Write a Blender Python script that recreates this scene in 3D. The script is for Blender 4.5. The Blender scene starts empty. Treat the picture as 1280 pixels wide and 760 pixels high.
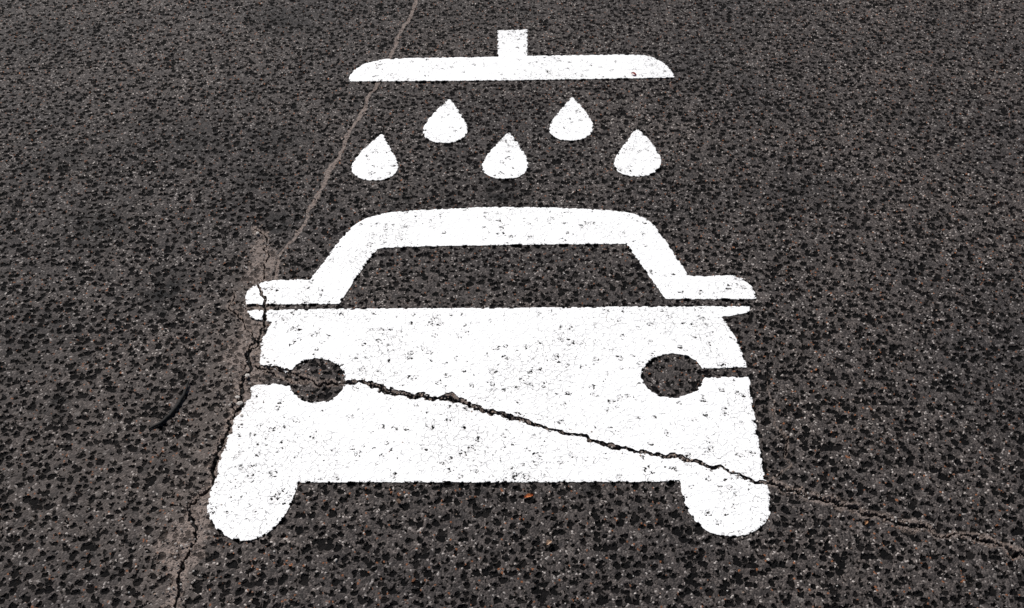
import bpy, math, random
import numpy as np
from mathutils import Vector
random.seed(7); np.random.seed(7)
scene=bpy.context.scene
H=1.6; PITCH=math.radians(42); F=1280.0
cp,sp=math.cos(PITCH),math.sin(PITCH)
def G(u,v):
    """survey: traced photo point -> position on the flat ground (metres)"""
    x=(u-640)/F; y=-(v-380)/F
    d=(x, y*sp+cp, y*cp-sp)
    t=H/-d[2]
    return (d[0]*t, d[1]*t)

# ------------------------------------------------------------ grid
def axis(lo,hi,step0,step1,far):
    a=[lo]
    while a[-1]<hi:
        k=(a[-1]-lo)/(hi-lo); a.append(a[-1]+step0+(step1-step0)*k)
    s=step1; up=[a[-1]]
    while up[-1]<far: s*=1.3; up.append(up[-1]+s)
    s=step0; dn=[a[0]]
    while dn[-1]>-far: s*=1.3; dn.append(dn[-1]-s)
    return np.array(dn[:0:-1]+a+up[1:])
X=axis(-1.9,1.9,0.0026,0.0026,300.0)
Y=axis(0.86,3.55,0.0022,0.0037,300.0)
NX,NY=len(X),len(Y)

def mesh_from_grid(name,x,y,z,attrs,mask=None):
    nx,ny=len(x),len(y)
    xx,yy=np.meshgrid(x,y)
    co=np.stack([xx.ravel(),yy.ravel(),np.full(nx*ny,z)],1)
    i=np.arange(nx*ny).reshape(ny,nx)
    q=np.stack([i[:-1,:-1],i[:-1,1:],i[1:,1:],i[1:,:-1]],-1).reshape(-1,4)
    if mask is not None:
        q=q[mask.ravel()]
        used=np.unique(q); rem=np.full(nx*ny,-1); rem[used]=np.arange(len(used))
        q=rem[q]; co=co[used]
        attrs={k:a.ravel()[used] for k,a in attrs.items()}
    me=bpy.data.meshes.new(name)
    me.vertices.add(len(co)); me.vertices.foreach_set('co',co.astype(np.float32).ravel())
    me.loops.add(q.size); me.loops.foreach_set('vertex_index',q.astype(np.int32).ravel())
    me.polygons.add(len(q))
    me.polygons.foreach_set('loop_start',np.arange(0,q.size,4,dtype=np.int32))
    me.polygons.foreach_set('use_smooth',np.ones(len(q),dtype=bool))
    me.update(calc_edges=True)
    for k,a in attrs.items():
        at=me.attributes.new(k,'FLOAT','POINT'); at.data.foreach_set('value',a.astype(np.float32).ravel())
    ob=bpy.data.objects.new(name,me); scene.collection.objects.link(ob)
    return ob

# ------------------------------------------------------------ crack fields
def jag(pts,amp,n=4,wj=(.65,1.4)):
    P=[]
    for u,v,w in pts:
        x,y=G(u,v); P.append((x,y,w/560.0))
    for k in range(n):
        Q=[P[0]]
        for a,b in zip(P,P[1:]):
            L=math.hypot(b[0]-a[0],b[1]-a[1])
            o=random.gauss(0,1)*amp*L
            nx_,ny_=-(b[1]-a[1])/L,(b[0]-a[0])/L
            wm=(a[2]+b[2])/2*random.uniform(*wj)
            Q.append(((a[0]+b[0])/2+nx_*o,(a[1]+b[1])/2+ny_*o,wm)); Q.append(b)
        P=Q
        if L<0.008: break
    return P
def field(P,reach=0.09):
    A=np.full((NY,NX),9.0)
    for a,b in zip(P,P[1:]):
        x0,x1=min(a[0],b[0])-reach,max(a[0],b[0])+reach
        y0,y1=min(a[1],b[1])-reach,max(a[1],b[1])+reach
        i0,i1=np.searchsorted(X,[x0,x1]); j0,j1=np.searchsorted(Y,[y0,y1])
        if i1<=i0 or j1<=j0: continue
        xx,yy=np.meshgrid(X[i0:i1],Y[j0:j1])
        dx,dy=b[0]-a[0],b[1]-a[1]; L2=dx*dx+dy*dy+1e-12
        t=np.clip(((xx-a[0])*dx+(yy-a[1])*dy)/L2,0,1)
        d=np.hypot(xx-a[0]-t*dx,yy-a[1]-t*dy)
        w=a[2]+(b[2]-a[2])*t
        A[j0:j1,i0:i1]=np.minimum(A[j0:j1,i0:i1],d/w)
    return A
crackP=jag([(318,455,2.5),(350,462,2.5),(372,468,2.5),(420,478,2.5),(445,478,2.3),(462,479,2.8),(478,486,4.2),(492,491,3.8),(510,493,2.8),(530,494,2.6),(555,496,3.1),(572,500,3.6),(590,508,3.2),(605,514,2.9),(622,517,2.4),(640,524,2.6),(660,528,2.2),(680,534,1.9),(700,540,2.0),(722,544,1.8),
   (752,553,1.8),(775,560,2.2),(800,566,1.7),(830,572,1.9),(860,577,1.7),(900,583,1.7),(930,596,1.9),(960,603,2.0),(985,612,2.8),(1010,620,2.6),(1035,625,2.8),(1062,632,2.7),(1105,645,2.7),(1135,652,2.9),(1160,657,2.5),(1210,668,2.6),(1250,680,2.5),(1290,692,2.4),(1400,725,2)],0.14)
crack2=jag([(962,470,.1),(968,510,.7),(985,548,1.0),(990,580,.6),(962,603,.8)],0.10)
crack3=jag([(330,462,1.5),(345,470,1.6),(368,478,1.4),(395,472,1.0)],0.12)
seamP=jag([(560,-90,3.6),(520,-10,3.6),(500,40,3.6),(486,72,3.7),(470,108,4.3),(450,145,4.1),(425,190,3.8),(404,232,3.8),(385,262,3.5),(366,300,3.3),(345,345,3.0),(330,385,2.8)],0.05)
brokenP=jag([(316,283,5),(328,296,11),(332,318,17),(320,340,17),(330,360,8),(316,388,12),(308,425,16),(314,458,20),(310,480,18),(299,505,12),(288,530,6),(274,565,6),(264,600,6),(252,635,8),(236,668,15),(228,690,14),(226,720,8),(216,765,7),(208,830,7)],0.07)
paintLoss=jag([(330,402,2),(322,425,4),(318,448,7),(312,462,10),(306,482,11),(298,505,7),(288,528,4),(276,560,2.5),(264,600,1.5),(258,640,1.5)],0.08)
brokenCr=jag([(318,285,1.4),(336,318,1.8),(322,352,1.2),(330,380,1.4),(322,420,2.4),(314,458,2.8),(300,498,2.8),(286,535,2.4),(271,570,2.9),(260,610,2.6),(243,655,2.8),(228,700,2.4),(222,740,2.3),(214,800,2.0)],0.12)
brCr2=jag([(300,360,1),(303,400,1.5),(305,440,1.6),(300,480,1.4),(290,515,1.2)],0.14)
crk=np.minimum.reduce([field(crackP),field(crack2),field(crack3),field(brokenCr),field(brCr2)])
seam=field(seamP); brk=field(brokenP,0.25); loss=field(paintLoss,.12)
xx,yy=np.meshgrid(X,Y)
stain=np.zeros((NY,NX))
for u,v,r,s in [(345,280,20,1.3),(206,362,28,1.25),(628,240,26,1.3),(125,280,34,1.0),(735,606,14,.9),(70,506,16,1.2),(355,170,50,.75),(330,222,34,.9),
    (612,205,14,.5),(560,30,70,.4),(80,200,60,.6),(1020,250,50,.35),(240,175,45,.75),(560,250,35,.6),(500,255,24,.6),(1090,540,30,.35),(350,25,45,.8),(180,150,35,.6),(330,222,20,.7),(40,420,45,.45),(60,40,60,.5),(870,215,35,.35),(1150,120,50,.3)]:
    x,y=G(u,v); r_=r/480.0
    stain=np.maximum(stain,s*np.exp(-(((xx-x)/r_)**2+((yy-y)/(r_*1.1))**2)))
x0,y0=G(230,640); x1,y1=G(322,340)
dx,dy=x1-x0,y1-y0; t=np.clip(((xx-x0)*dx+(yy-y0)*dy)/(dx*dx+dy*dy),-.3,1.05)
dd=np.hypot(xx-x0-t*dx,yy-y0-t*dy)
dust=.9*np.exp(-(dd/0.065)**2)
dust=np.maximum(dust,0.45*np.exp(-(((xx-G(90,580)[0])/.4)**2+((yy-G(90,580)[1])/.3)**2)))

ground=mesh_from_grid('ground',X,Y,0.0,dict(crk=crk,seam=seam,brk=brk,stain=stain,dust=dust))

# ------------------------------------------------------------ node helper
class NT:
    def __init__(s,mat):
        s.t=mat.node_tree; s.t.nodes.clear()
    def n(s,typ,**kw):
        nd=s.t.nodes.new(typ)
        for k,v in kw.items(): setattr(nd,k,v)
        return nd
    def put(s,sock,v):
        if isinstance(v,bpy.types.NodeSocket): s.t.links.new(v,sock)
        else: sock.default_value=v
    def m(s,op,a,b=None,c=None,clamp=False):
        nd=s.n('ShaderNodeMath',operation=op,use_clamp=clamp)
        s.put(nd.inputs[0],a)
        if b is not None: s.put(nd.inputs[1],b)
        if c is not None: s.put(nd.inputs[2],c)
        return nd.outputs[0]
    def ss(s,v,a,b,lo=0.0,hi=1.0,kind='SMOOTHSTEP'):
        nd=s.n('ShaderNodeMapRange',interpolation_type=kind)
        s.put(nd.inputs[0],v); s.put(nd.inputs[1],a); s.put(nd.inputs[2],b); s.put(nd.inputs[3],lo); s.put(nd.inputs[4],hi)
        return nd.outputs[0]
    def noise(s,vec,scale,detail=2.0,rough=.5):
        nd=s.n('ShaderNodeTexNoise'); s.put(nd.inputs['Vector'],vec)
        nd.inputs['Scale'].default_value=scale; nd.inputs['Detail'].default_value=detail; nd.inputs['Roughness'].default_value=rough
        return nd.outputs
    def vor(s,vec,scale,feature='F1',rnd=1.0):
        nd=s.n('ShaderNodeTexVoronoi',feature=feature,voronoi_dimensions='2D'); s.put(nd.inputs['Vector'],vec)
        nd.inputs['Scale'].default_value=scale; nd.inputs['Randomness'].default_value=rnd
        return nd.outputs
    def mix(s,f,a,b,bt='MIX'):
        nd=s.n('ShaderNodeMix',data_type='RGBA',blend_type=bt)
        s.put(nd.inputs[0],f); s.put(nd.inputs[6],a); s.put(nd.inputs[7],b)
        return nd.outputs[2]
    def rgb(s,c):
        nd=s.n('ShaderNodeSeparateColor'); s.put(nd.inputs[0],c); return nd.outputs
    def attr(s,name):
        nd=s.n('ShaderNodeAttribute',attribute_name=name); return nd.outputs['Fac']
    def ramp(s,f,stops,interp='LINEAR'):
        nd=s.n('ShaderNodeValToRGB'); cr=nd.color_ramp; cr.interpolation=interp
        while len(cr.elements)<len(stops): cr.elements.new(.5)
        for e,(p,c) in zip(cr.elements,stops):
            e.position=p; e.color=(*c,1)
        s.put(nd.inputs[0],f); return nd.outputs[0]
    def vm(s,op,a,b=None,sc=None):
        nd=s.n('ShaderNodeVectorMath',operation=op); s.put(nd.inputs[0],a)
        if b is not None: s.put(nd.inputs[1],b)
        if sc is not None: s.put(nd.inputs[3],sc)
        return nd.outputs[0]

def relief(N):
    co=N.n('ShaderNodeTexCoord').outputs['Object']
    flat=N.vm('MULTIPLY',co,(1,1,0))
    w=N.noise(flat,80,2.5,.55)['Color']
    off=N.vm('SCALE',N.vm('SUBTRACT',w,(.5,.5,.5)),sc=0.018)
    d=N.vm('MULTIPLY',N.vm('ADD',flat,off),(1,1,0))
    dens=N.m('SUBTRACT',N.noise(flat,14,2.0,.6)['Fac'],.5)
    v=N.vor(d,55); c=N.rgb(v['Color'])
    sel=N.m('LESS_THAN',c[0],N.m('MULTIPLY_ADD',dens,1.0,.80))
    size=N.m('ADD',N.m('MULTIPLY_ADD',c[1],0.28,0.19),N.m('MULTIPLY',dens,.18))
    pit=N.m('MULTIPLY',N.ss(N.m('SUBTRACT',v['Distance'],size),-0.06,0.04,1.0,0.0),sel)
    v2=N.vor(N.vm('ADD',d,(3.1,1.7,0)),115); c2=N.rgb(v2['Color'])
    pit2=N.m('MULTIPLY',N.ss(N.m('SUBTRACT',v2['Distance'],N.m('MULTIPLY_ADD',c2[1],.34,.09)),-0.07,0.05,1.0,0.0),N.m('LESS_THAN',c2[0],.42))
    pit=N.m('MAXIMUM',pit,N.m('MULTIPLY',pit2,N.m('MULTIPLY_ADD',c2[2],.35,.65)))
    g=N.vor(flat,300)
    return co,flat,d,v,c,pit,g

# ------------------------------------------------------------ asphalt
def asphalt():
    mat=bpy.data.materials.new('asphalt'); mat.use_nodes=True; N=NT(mat)
    co,flat,d,v,c,pit,g=relief(N)
    gc=N.rgb(g['Color'])
    grain=N.ramp(gc[0],[(0,(.018,.0155,.015)),(.3,(.034,.0295,.028)),(.6,(.056,.048,.045)),(.84,(.082,.071,.066)),(.95,(.125,.11,.102)),(.985,(.36,.335,.315))])
    rare=N.m('GREATER_THAN',gc[1],.987)
    grain=N.mix(rare,grain,(.20,.08,.035,1))
    fine=N.noise(flat,800,2.0)['Fac']
    grain=N.mix(1.0,grain,N.ramp(fine,[(.3,(.35,.35,.35)),(.7,(1.6,1.6,1.6))]),'MULTIPLY')
    big=N.noise(flat,2.2,4.0,.6)['Fac']
    grain=N.mix(1.0,grain,N.ramp(big,[(.3,(.70,.70,.72)),(.7,(1.27,1.23,1.20))]),'MULTIPLY')
    mid=N.noise(flat,38,2.0)['Fac']
    grain=N.mix(1.0,grain,N.ramp(mid,[(.3,(.75,.75,.75)),(.7,(1.25,1.24,1.23))]),'MULTIPLY')
    st=N.m('MULTIPLY',N.m('GREATER_THAN',c[0],.90),N.ss(v['Distance'],.24,.32,1.0,0.0))
    stone=N.ramp(c[2],[(0,(.03,.027,.027)),(.6,(.075,.064,.06)),(1,(.15,.135,.125))])
    col=N.mix(N.m('MULTIPLY',st,.6),grain,stone)
    lit_rim=N.m('MULTIPLY',N.ss(pit,.0,.12),N.ss(pit,.12,.35,1.0,0.0))
    col=N.mix(N.m('MULTIPLY',lit_rim,.25),col,(.15,.132,.122,1))  # sunlit look of the pit edges, painted in as a paler ring
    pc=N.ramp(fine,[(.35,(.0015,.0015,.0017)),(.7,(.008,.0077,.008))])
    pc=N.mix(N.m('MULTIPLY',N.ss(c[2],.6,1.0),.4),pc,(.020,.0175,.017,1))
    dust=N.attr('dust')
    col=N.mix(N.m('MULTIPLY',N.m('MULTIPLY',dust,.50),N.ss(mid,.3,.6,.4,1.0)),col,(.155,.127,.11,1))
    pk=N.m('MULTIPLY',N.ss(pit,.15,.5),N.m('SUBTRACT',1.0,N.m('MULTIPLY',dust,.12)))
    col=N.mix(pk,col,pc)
    s=N.attr('stain'); sn=N.noise(flat,28,3.0)['Fac']
    s=N.m('MULTIPLY',s,N.ss(sn,.28,.58))
    col=N.mix(N.m('MULTIPLY',s,.85,clamp=True),col,(.006,.0055,.0055,1))
    jn=N.noise(flat,95,3.0)['Fac']
    seam=N.m('ADD',N.attr('seam'),N.m('MULTIPLY',N.m('SUBTRACT',jn,.5),1.2))
    brk=N.m('ADD',N.attr('brk'),N.m('MULTIPLY',N.m('SUBTRACT',N.noise(flat,48,4.0,.6)['Fac'],.5),2.4))
    crk=N.m('ADD',N.attr('crk'),N.m('MULTIPLY',N.m('SUBTRACT',jn,.5),1.3))
    sed=N.mix(N.ss(fine,.3,.7),(.11,.085,.073,1),(.34,.275,.24,1))
    sed=N.mix(N.ss(gc[2],.6,.95),sed,(.06,.048,.043,1))
    bm=N.ss(brk,.6,1.1,1.0,0.0)
    col=N.mix(N.m('MULTIPLY',N.m('MULTIPLY',bm,.78),N.m('SUBTRACT',1.0,N.m('MULTIPLY',pit,.65))),col,sed)
    sm=N.ss(seam,.6,1.0,1.0,0.0)
    col=N.mix(N.m('MULTIPLY',sm,.85),col,sed)
    sdark=N.m('MULTIPLY',N.ss(N.m('ABSOLUTE',N.m('SUBTRACT',seam,1.15)),.0,.3,1.0,0.0),.75)
    col=N.mix(sdark,col,(.005,.0045,.0045,1))
    cm=N.ss(crk,1.1,2.3,1.0,0.0)
    col=N.mix(N.m('MULTIPLY',cm,.7),col,sed)
    deep=N.ss(crk,.42,.78,1.0,0.0)
    col=N.mix(deep,col,(.004,.0035,.0035,1))
    b=N.n('ShaderNodeBsdfPrincipled'); N.put(b.inputs['Base Color'],col)
    N.put(b.inputs['Roughness'],N.ss(fine,.3,.7,.6,.9)); N.put(b.inputs['Specular IOR Level'],N.m('MULTIPLY_ADD',pit,-.17,.22))
    fill=N.m('MAXIMUM',N.m('MULTIPLY',bm,.6),N.m('MULTIPLY',sm,.8))
    h=N.m('MULTIPLY',N.m('MULTIPLY',pit,N.m('SUBTRACT',1.0,fill)),-.0052)
    h=N.m('ADD',h,N.m('MULTIPLY',g['Distance'],-.0013))
    h=N.m('ADD',h,N.m('MULTIPLY',N.m('SUBTRACT',fine,.7),.0010))
    h=N.m('ADD',h,N.m('MULTIPLY',N.m('SUBTRACT',mid,.8),.0020))
    h=N.m('ADD',h,N.m('MULTIPLY',bm,-.002))
    h=N.m('ADD',h,N.m('MULTIPLY',sm,-.0006))
    h=N.m('ADD',h,N.m('MULTIPLY',deep,-.012))
    dp=N.n('ShaderNodeDisplacement'); N.put(dp.inputs['Height'],h); dp.inputs['Midlevel'].default_value=0; dp.inputs['Scale'].default_value=1
    o=N.n('ShaderNodeOutputMaterial'); N.put(o.inputs['Surface'],b.outputs[0]); N.put(o.inputs['Displacement'],dp.outputs[0])
    mat.displacement_method='BOTH'
    return mat
ground.data.materials.append(asphalt())

# ------------------------------------------------------------ paint
def paint():
    mat=bpy.data.materials.new('white_road_paint'); mat.use_nodes=True; N=NT(mat)
    co,flat,d,v,c,pit,g=relief(N)
    n1=N.noise(flat,150,4.0,.68)['Fac']; n2=N.noise(flat,5.0,3.0)['Fac']; n3=N.noise(flat,75,3.0,.6)['Fac']
    fine=N.noise(flat,800,2.0)['Fac']
    sdf=N.attr('sdf'); jag_=N.m('MULTIPLY',N.m('SUBTRACT',n3,.5),.009)
    edge=N.ss(N.m('ADD',N.m('ADD',sdf,jag_),N.m('MULTIPLY',pit,.003)),-.0007,.0007,0.0,1.0)
    wear=N.ss(n2,.42,.64)
    voids=N.m('MULTIPLY',N.ss(pit,.65,.9),N.m('GREATER_THAN',N.m('ADD',c[2],N.m('MULTIPLY',wear,.18)),.83))
    voids=N.m('MULTIPLY',voids,N.ss(n1,.51,.54))
    specks=N.ss(N.m('ADD',n1,N.m('MULTIPLY',wear,.060)),.70,.715)
    near=N.ss(sdf,-.012,.0,0.0,.06)
    specks=N.m('MAXIMUM',specks,N.ss(N.m('ADD',n1,near),.69,.72))
    crk=N.m('ADD',N.attr('crk'),N.m('MULTIPLY',N.m('SUBTRACT',n3,.5),2.4))
    cr=N.ss(crk,1.1,1.25,1.0,0.0)
    brk=N.m('ADD',N.attr('loss'),N.m('MULTIPLY',N.m('SUBTRACT',N.noise(flat,60,4.0,.6)['Fac'],.5),2.6))
    br=N.ss(brk,.85,.95,1.0,0.0)
    hole=N.m('MAXIMUM',N.m('MAXIMUM',edge,voids),N.m('MAXIMUM',specks,N.m('MAXIMUM',cr,br)))
    de=N.vor(d,55,'DISTANCE_TO_EDGE')['Distance']
    craze=N.m('MULTIPLY',N.ss(de,.008,.032,1.0,0.0),N.ss(N.m('ADD',n3,N.m('MULTIPLY',wear,.14)),.56,.61))
    col=N.mix(N.ss(n3,.3,.7),(.80,.797,.79,1),(.88,.88,.875,1))
    col=N.mix(N.m('MULTIPLY',craze,.85),col,(.10,.096,.092,1))
    col=N.mix(N.m('MULTIPLY',pit,N.m('MULTIPLY',N.ss(c[2],.4,1.0,.0,.34),N.m('MULTIPLY_ADD',wear,.7,.3))),col,(.34,.33,.325,1))
    dirt=N.ss(N.m('ADD',n1,N.m('MULTIPLY',wear,.06)),.625,.69)
    col=N.mix(N.m('MULTIPLY',dirt,.6),col,(.20,.19,.185,1))
    bd=N.m('MULTIPLY',N.ss(N.attr('loss'),1.0,4.0,1.0,0.0),N.ss(n1,.45,.6))
    col=N.mix(N.m('MULTIPLY',bd,.35),col,(.30,.25,.22,1))
    b=N.n('ShaderNodeBsdfPrincipled'); N.put(b.inputs['Base Color'],col); b.inputs['Roughness'].default_value=.6
    b.inputs['Specular IOR Level'].default_value=.35
    tr=N.n('ShaderNodeBsdfTransparent'); mx=N.n('ShaderNodeMixShader')
    N.put(mx.inputs[0],hole); N.put(mx.inputs[1],b.outputs[0]); N.put(mx.inputs[2],tr.outputs[0])
    h=N.m('MULTIPLY',pit,-.0007)
    h=N.m('ADD',h,N.m('MULTIPLY',g['Distance'],-.0003))
    h=N.m('ADD',h,N.m('MULTIPLY',craze,-.0006))
    h=N.m('ADD',h,N.m('MULTIPLY',N.m('SUBTRACT',fine,.5),.0003))
    h=N.m('ADD',h,N.ss(sdf,-.005,0.0,0.0,-.0006))
    dp=N.n('ShaderNodeDisplacement'); N.put(dp.inputs['Height'],h); dp.inputs['Midlevel'].default_value=0; dp.inputs['Scale'].default_value=1
    o=N.n('ShaderNodeOutputMaterial'); N.put(o.inputs['Surface'],mx.outputs[0]); N.put(o.inputs['Displacement'],dp.outputs[0])
    mat.displacement_method='BOTH'
    return mat
paint_mat=paint()

def smooth(pts,it=2):
    P=[(*G(p[0],p[1]),len(p)>2) for p in pts]
    for _ in range(it):
        Q=[]; n=len(P)
        for i,(x,y,s) in enumerate(P):
            if s: Q.append((x,y,True)); continue
            a=P[i-1]; b=P[(i+1)%n]
            Q.append((x+(a[0]-x)*.25,y+(a[1]-y)*.25,False)); Q.append((x+(b[0]-x)*.25,y+(b[1]-y)*.25,False))
        P=Q
    return [(p[0],p[1]) for p in P]
def sdf_poly(poly,xx,yy):
    d=np.full(xx.shape,1e9); ins=np.zeros(xx.shape,bool)
    for i in range(len(poly)):
        ax,ay=poly[i-1]; bx,by=poly[i]
        ex,ey=bx-ax,by-ay
        t=np.clip(((xx-ax)*ex+(yy-ay)*ey)/(ex*ex+ey*ey+1e-15),0,1)
        d=np.minimum(d,(xx-ax-t*ex)**2+(yy-ay-t*ey)**2)
        c=((ay>yy)!=(by>yy))
        if ey!=0: ins^= c&(xx<(ax+(yy-ay)*ex/ey))
    d=np.sqrt(d); return np.where(ins,-d,d)
def ellipse(u,v,ru,rv,n=28):
    return [G(u+ru*math.cos(2*math.pi*i/n),v+rv*math.sin(2*math.pi*i/n)) for i in range(n)]
symbol=bpy.data.objects.new('car_wash_road_marking',None); scene.collection.objects.link(symbol)
symbol.empty_display_size=.3
def part(name,poly,holes=()):
    px=[p[0] for p in poly]; py=[p[1] for p in poly]; m=.02
    i0,i1=np.searchsorted(X,[min(px)-m,max(px)+m]); j0,j1=np.searchsorted(Y,[min(py)-m,max(py)+m])
    xs,ys=X[i0:i1],Y[j0:j1]; gx,gy=np.meshgrid(xs,ys)
    s=sdf_poly(poly,gx,gy)
    for h in holes: s=np.maximum(s,-sdf_poly(h,gx,gy))
    k=s<.007
    mask=k[:-1,:-1]|k[1:,:-1]|k[:-1,1:]|k[1:,1:]
    ob=mesh_from_grid(name,xs,ys,.0014,dict(sdf=s,crk=crk[j0:j1,i0:i1],loss=loss[j0:j1,i0:i1]),mask)
    ob.data.materials.append(paint_mat); ob.parent=symbol
    return ob
S=1
cabin=smooth([(308,381,S),(306,372),(311,361),(325,353),(345,350),(387,349,S),(400,335),(420,305),(438,285),(456,273),(480,266),(530,262),(600,259),(680,259),(750,262),(785,265),(806,272),(820,284),(833,302),(848,325),(860,344,S),(880,346),(912,343),(930,348),(941,359),(946,374,S),
   (832,374,S),(783,305,S),(640,306),(480,309),(467,314),(424,380,S)])
body=smooth([(309,388,S),(425,386,S),(640,385,S),(830,383,S),(938,383,S),(936,391),(920,394),(902,396,S),(912,408),(922,428),(930,445),(934,462),(937,475),(940,500),(947,545),(953,580),(959,605),(964,630),(961,649),(948,663),(930,670),(905,671),(884,665),(867,650),(855,630),(850,602,S),
   (600,603,S),(373,603,S),(366,625),(356,645),(341,663),(322,674),(300,677),(278,669),(263,652),(258,637),(262,618),(270,590),(278,562),(287,535),(297,510),(306,490),(314,470),(320,450),(322,435),(328,418),(341,403,S),(330,401),(312,398)])
slotR=[G(870,461),G(950,459),G(950,471),G(870,472)]
slotL=[G(366,469),G(345,462),G(318,455),G(300,470),G(296,486),G(318,482),G(345,480),G(366,483)]
part('car_cabin_outline',cabin)
part('car_body_front',body,[ellipse(841,469.5,38.5,27.5),ellipse(396,475.5,35.5,27.5),slotR,slotL])
shower=smooth([(436,102,S),(437,93),(448,83),(466,76),(490,73),(560,72),(622,71,S),(622,38,S),(659,37,S),(659,70,S),(720,69),(790,68),(813,70),(829,78),(840,88),(843,97,S),(740,99),(600,101)])
part('shower_head',shower)
base=[(0,0,9),(.70,.17),(.86,.38),(1,.62),(.97,.83),(.76,.97),(.5,1.0),(.24,.98),(.03,.86),(0,.68),(.11,.47),(.31,.22)]
for tip,x0,x1,yt,yb in [(561,528,585,124,179),(715,686,742,122,176),(477,439,498,168,226),(636,602,661,166,224),(796,767,827,161,221)]:
    pts=[]
    for q in base:
        if q==(0,0,9): pts+=[(tip-4,yt+3),(tip,yt-1),(tip+4,yt+3)]
        else:
            sh=(tip-(x0+x1)/2)*max(0,.45-q[1])*1.6
            pts.append((x0+q[0]*(x1-x0)+sh,yt+q[1]*(yb-yt)))
    part('water_drop',smooth(pts))

# ------------------------------------------------------------ small objects
def simple(name,c0,c1,scale,rough=.7):
    mat=bpy.data.materials.new(name); mat.use_nodes=True; N=NT(mat)
    co=N.n('ShaderNodeTexCoord').outputs['Object']
    f=N.noise(co,scale,3.0)['Fac']
    b=N.n('ShaderNodeBsdfPrincipled'); N.put(b.inputs['Base Color'],N.mix(N.ss(f,.35,.65),(*c0,1),(*c1,1))); b.inputs['Roughness'].default_value=rough
    bp=N.n('ShaderNodeBump'); bp.inputs['Distance'].default_value=.001; N.put(bp.inputs['Height'],f); N.put(b.inputs['Normal'],bp.outputs[0])
    o=N.n('ShaderNodeOutputMaterial'); N.put(o.inputs['Surface'],b.outputs[0]); return mat
def newmesh(name,vs,fs,mat,sm=False):
    me=bpy.data.meshes.new(name); me.from_pydata(vs,[],fs); me.update()
    for p in me.polygons: p.use_smooth=sm
    ob=bpy.data.objects.new(name,me); scene.collection.objects.link(ob); 
    if mat: me.materials.append(mat)
    return ob
def tube(path,rad,n=7):
    vs=[];fs=[]
    for i,p in enumerate(path):
        p=Vector(p); a=Vector(path[max(0,i-1)]); b=Vector(path[min(len(path)-1,i+1)])
        t=(b-a).normalized(); s=t.cross(Vector((0,0,1))).normalized(); u=s.cross(t)
        for k in range(n):
            an=2*math.pi*k/n; r=rad[i]*(1+.18*math.sin(i*2.3+k*1.7))
            vs.append(tuple(p+s*r*math.cos(an)+u*r*math.sin(an)))
    for i in range(len(path)-1):
        for k in range(n):
            fs.append((i*n+k,i*n+(k+1)%n,(i+1)*n+(k+1)%n,(i+1)*n+k))
    fs.append(tuple(range(n))[::-1]); fs.append(tuple((len(path)-1)*n+k for k in range(n)))
    return vs,fs
ctrl=[(186,537,.002),(200,530,.002),(212,520,.002),(222,508,.003),(230,495,.004),(235,483,.005),(238,473,.005)]
path=[];rad=[]
for i in range(len(ctrl)-1):
    for k in range(4):
        t=k/4; a,b=ctrl[i],ctrl[i+1]; x,y=G(a[0]+(b[0]-a[0])*t,a[1]+(b[1]-a[1])*t)
        s=(i*4+k)/24
        path.append((x+random.uniform(-1,1)*.0008,y,a[2]*(1-t)+b[2]*t)); rad.append(.0010+.0031*math.sin(math.pi*min(1,s*.9+.1)))
vs,fs=tube(path,rad); newmesh('twig',vs,fs,simple('dark_bark',(.003,.0027,.0025),(.009,.0075,.006),300,.85),True)
def leaf(u,v,L,W,ang,col):
    x,y=G(u,v); vs=[];fs=[];n=7
    ca,sa=math.cos(ang),math.sin(ang)
    for i in range(n+1):
        t=i/n; w=W*math.sin(math.pi*(t*.9+.06))**.7*(1+random.uniform(-.25,.25))
        for s in (-1,0,1):
            lx=(t-.5)*L; ly=s*w/2; z=.003+.003*abs(s)+.002*math.sin(t*4)
            vs.append((x+lx*ca-ly*sa,y+lx*sa+ly*ca,z))
    for i in range(n):
        for k in (0,1):
            a=i*3+k; fs.append((a,a+1,a+4,a+3))
    newmesh('leaf_fragment',vs,fs,simple('dry_leaf',col,tuple(c*.5 for c in col),400,.6))
leaf(661,622,.019,.008,.4,(.60,.20,.06)); leaf(792,94,.018,.010,-.5,(.35,.03,.015)); leaf(1082,655,.012,.006,1.0,(.35,.18,.08)); leaf(686,680,.014,.008,.9,(.45,.3,.2))
leaf(498,628,.014,.008,2.1,(.13,.08,.05))
import bmesh
ico=bmesh.new(); bmesh.ops.create_icosphere(ico,subdivisions=1,radius=1)
iv=[v.co.copy() for v in ico.verts]; ifc=[[v.index for v in f.verts] for f in ico.faces]; ico.free()
vs=[];fs=[];cols=[]
def grit(x,y,r,c):
    b=len(vs); sx,sy,sz=random.uniform(.8,1.4),random.uniform(.7,1.2),random.uniform(.5,.8); a=random.uniform(0,6.3)
    for v in iv:
        k=random.uniform(.8,1.2); px_,py_=v.x*sx*k*r,v.y*sy*k*r
        vs.append((x+px_*math.cos(a)-py_*math.sin(a),y+px_*math.sin(a)+py_*math.cos(a),r*.3+v.z*sz*k*r)); cols.append(c)
    for f in ifc: fs.append([b+i for i in f])
pal=[(.30,.27,.25),(.42,.39,.36),(.16,.14,.13),(.12,.10,.09),(.30,.22,.17),(.20,.10,.06),(.06,.055,.055),(.50,.48,.45)]
for i in range(700):
    u=random.uniform(-60,1340); v=random.uniform(-60,800); x,y=G(u,v)
    grit(x,y,random.uniform(.0009,.0022),random.choice(pal))
for P_,n_,sp_ in ((brokenP,260,.020),(crackP,150,.007),(seamP,60,.008)):
    for i in range(n_):
        p=random.choice(P_); grit(p[0]+random.gauss(0,sp_),p[1]+random.gauss(0,sp_),random.uniform(.0010,.0028),random.choice(pal[:5]))
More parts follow.
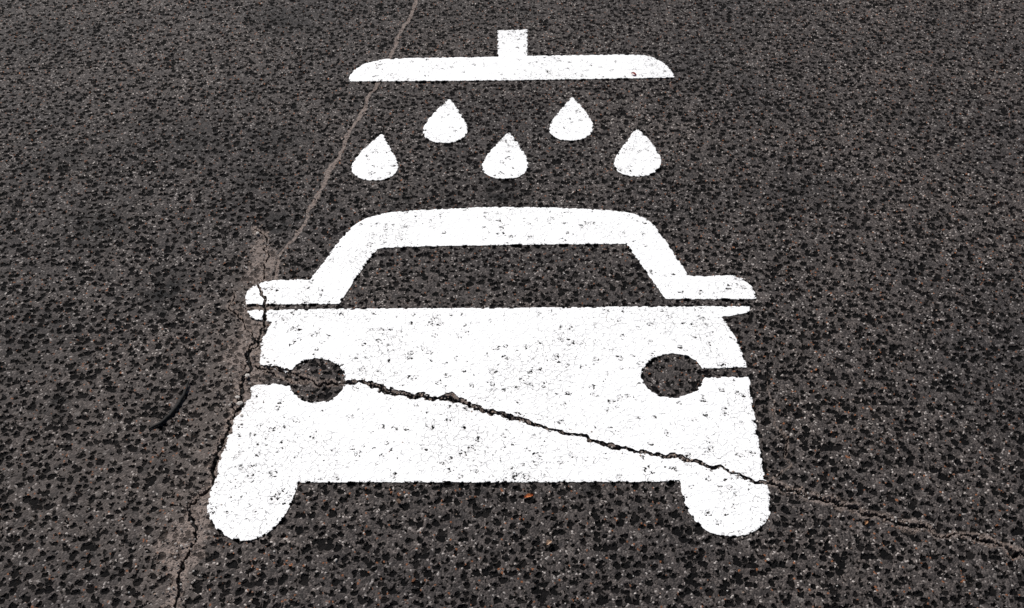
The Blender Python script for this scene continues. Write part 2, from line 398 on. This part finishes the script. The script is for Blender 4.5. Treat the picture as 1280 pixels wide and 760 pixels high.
for u,v,r in [(300,505,.006),(297,497,.005),(309,470,.005),(302,520,.004),(322,292,.005),(42,62,.004),(420,700,.003),(960,700,.003)]:
    x,y=G(u,v); grit(x,y,r,(.5,.46,.42))
ob=newmesh('loose_grit',vs,fs,None)
at=ob.data.color_attributes.new('Col','FLOAT_COLOR','POINT')
at.data.foreach_set('color',np.array([(*c,1) for c in cols],dtype=np.float32).ravel())
gm=bpy.data.materials.new('grit_stone'); gm.use_nodes=True; N=NT(gm)
a=N.n('ShaderNodeAttribute',attribute_name='Col'); f=N.noise(N.n('ShaderNodeTexCoord').outputs['Object'],700,2.0)['Fac']
b=N.n('ShaderNodeBsdfPrincipled'); N.put(b.inputs['Base Color'],N.mix(1.0,a.outputs['Color'],N.ramp(f,[(.3,(.6,.6,.6)),(.7,(1.1,1.1,1.1))]),'MULTIPLY')); b.inputs['Roughness'].default_value=.8
o=N.n('ShaderNodeOutputMaterial'); N.put(o.inputs['Surface'],b.outputs[0])
ob.data.materials.append(gm)

# ------------------------------------------------------------ light, world, camera
el=math.radians(50); az=math.radians(-35)
sd=Vector((math.sin(az)*math.cos(el),math.cos(az)*math.cos(el),math.sin(el)))
sl=bpy.data.lights.new('sun','SUN'); sl.energy=5.0; sl.angle=math.radians(.5); sl.color=(1,.965,.93)
so=bpy.data.objects.new('sun',sl); scene.collection.objects.link(so); so.rotation_euler=sd.to_track_quat('Z','Y').to_euler(); so.location=sd*20
w=bpy.data.worlds.new('World'); scene.world=w; w.use_nodes=True; nt=w.node_tree
sky=nt.nodes.new('ShaderNodeTexSky'); sky.sky_type='NISHITA'; sky.sun_disc=False; sky.sun_elevation=el; sky.sun_rotation=az
bg=nt.nodes['Background']; bg.inputs[1].default_value=.05; nt.links.new(sky.outputs[0],bg.inputs[0])
cam=bpy.data.cameras.new('camera'); cam.lens=36.0*F/1280; cam.sensor_width=36; cam.clip_start=.05; cam.clip_end=2000
c=bpy.data.objects.new('camera',cam); scene.collection.objects.link(c); c.location=(0,0,H); c.rotation_euler=(math.radians(90)-PITCH,0,0)
scene.camera=c
scene.view_settings.view_transform='Standard'; scene.view_settings.look='None'; scene.view_settings.exposure=0
print('verts',len(ground.data.vertices))
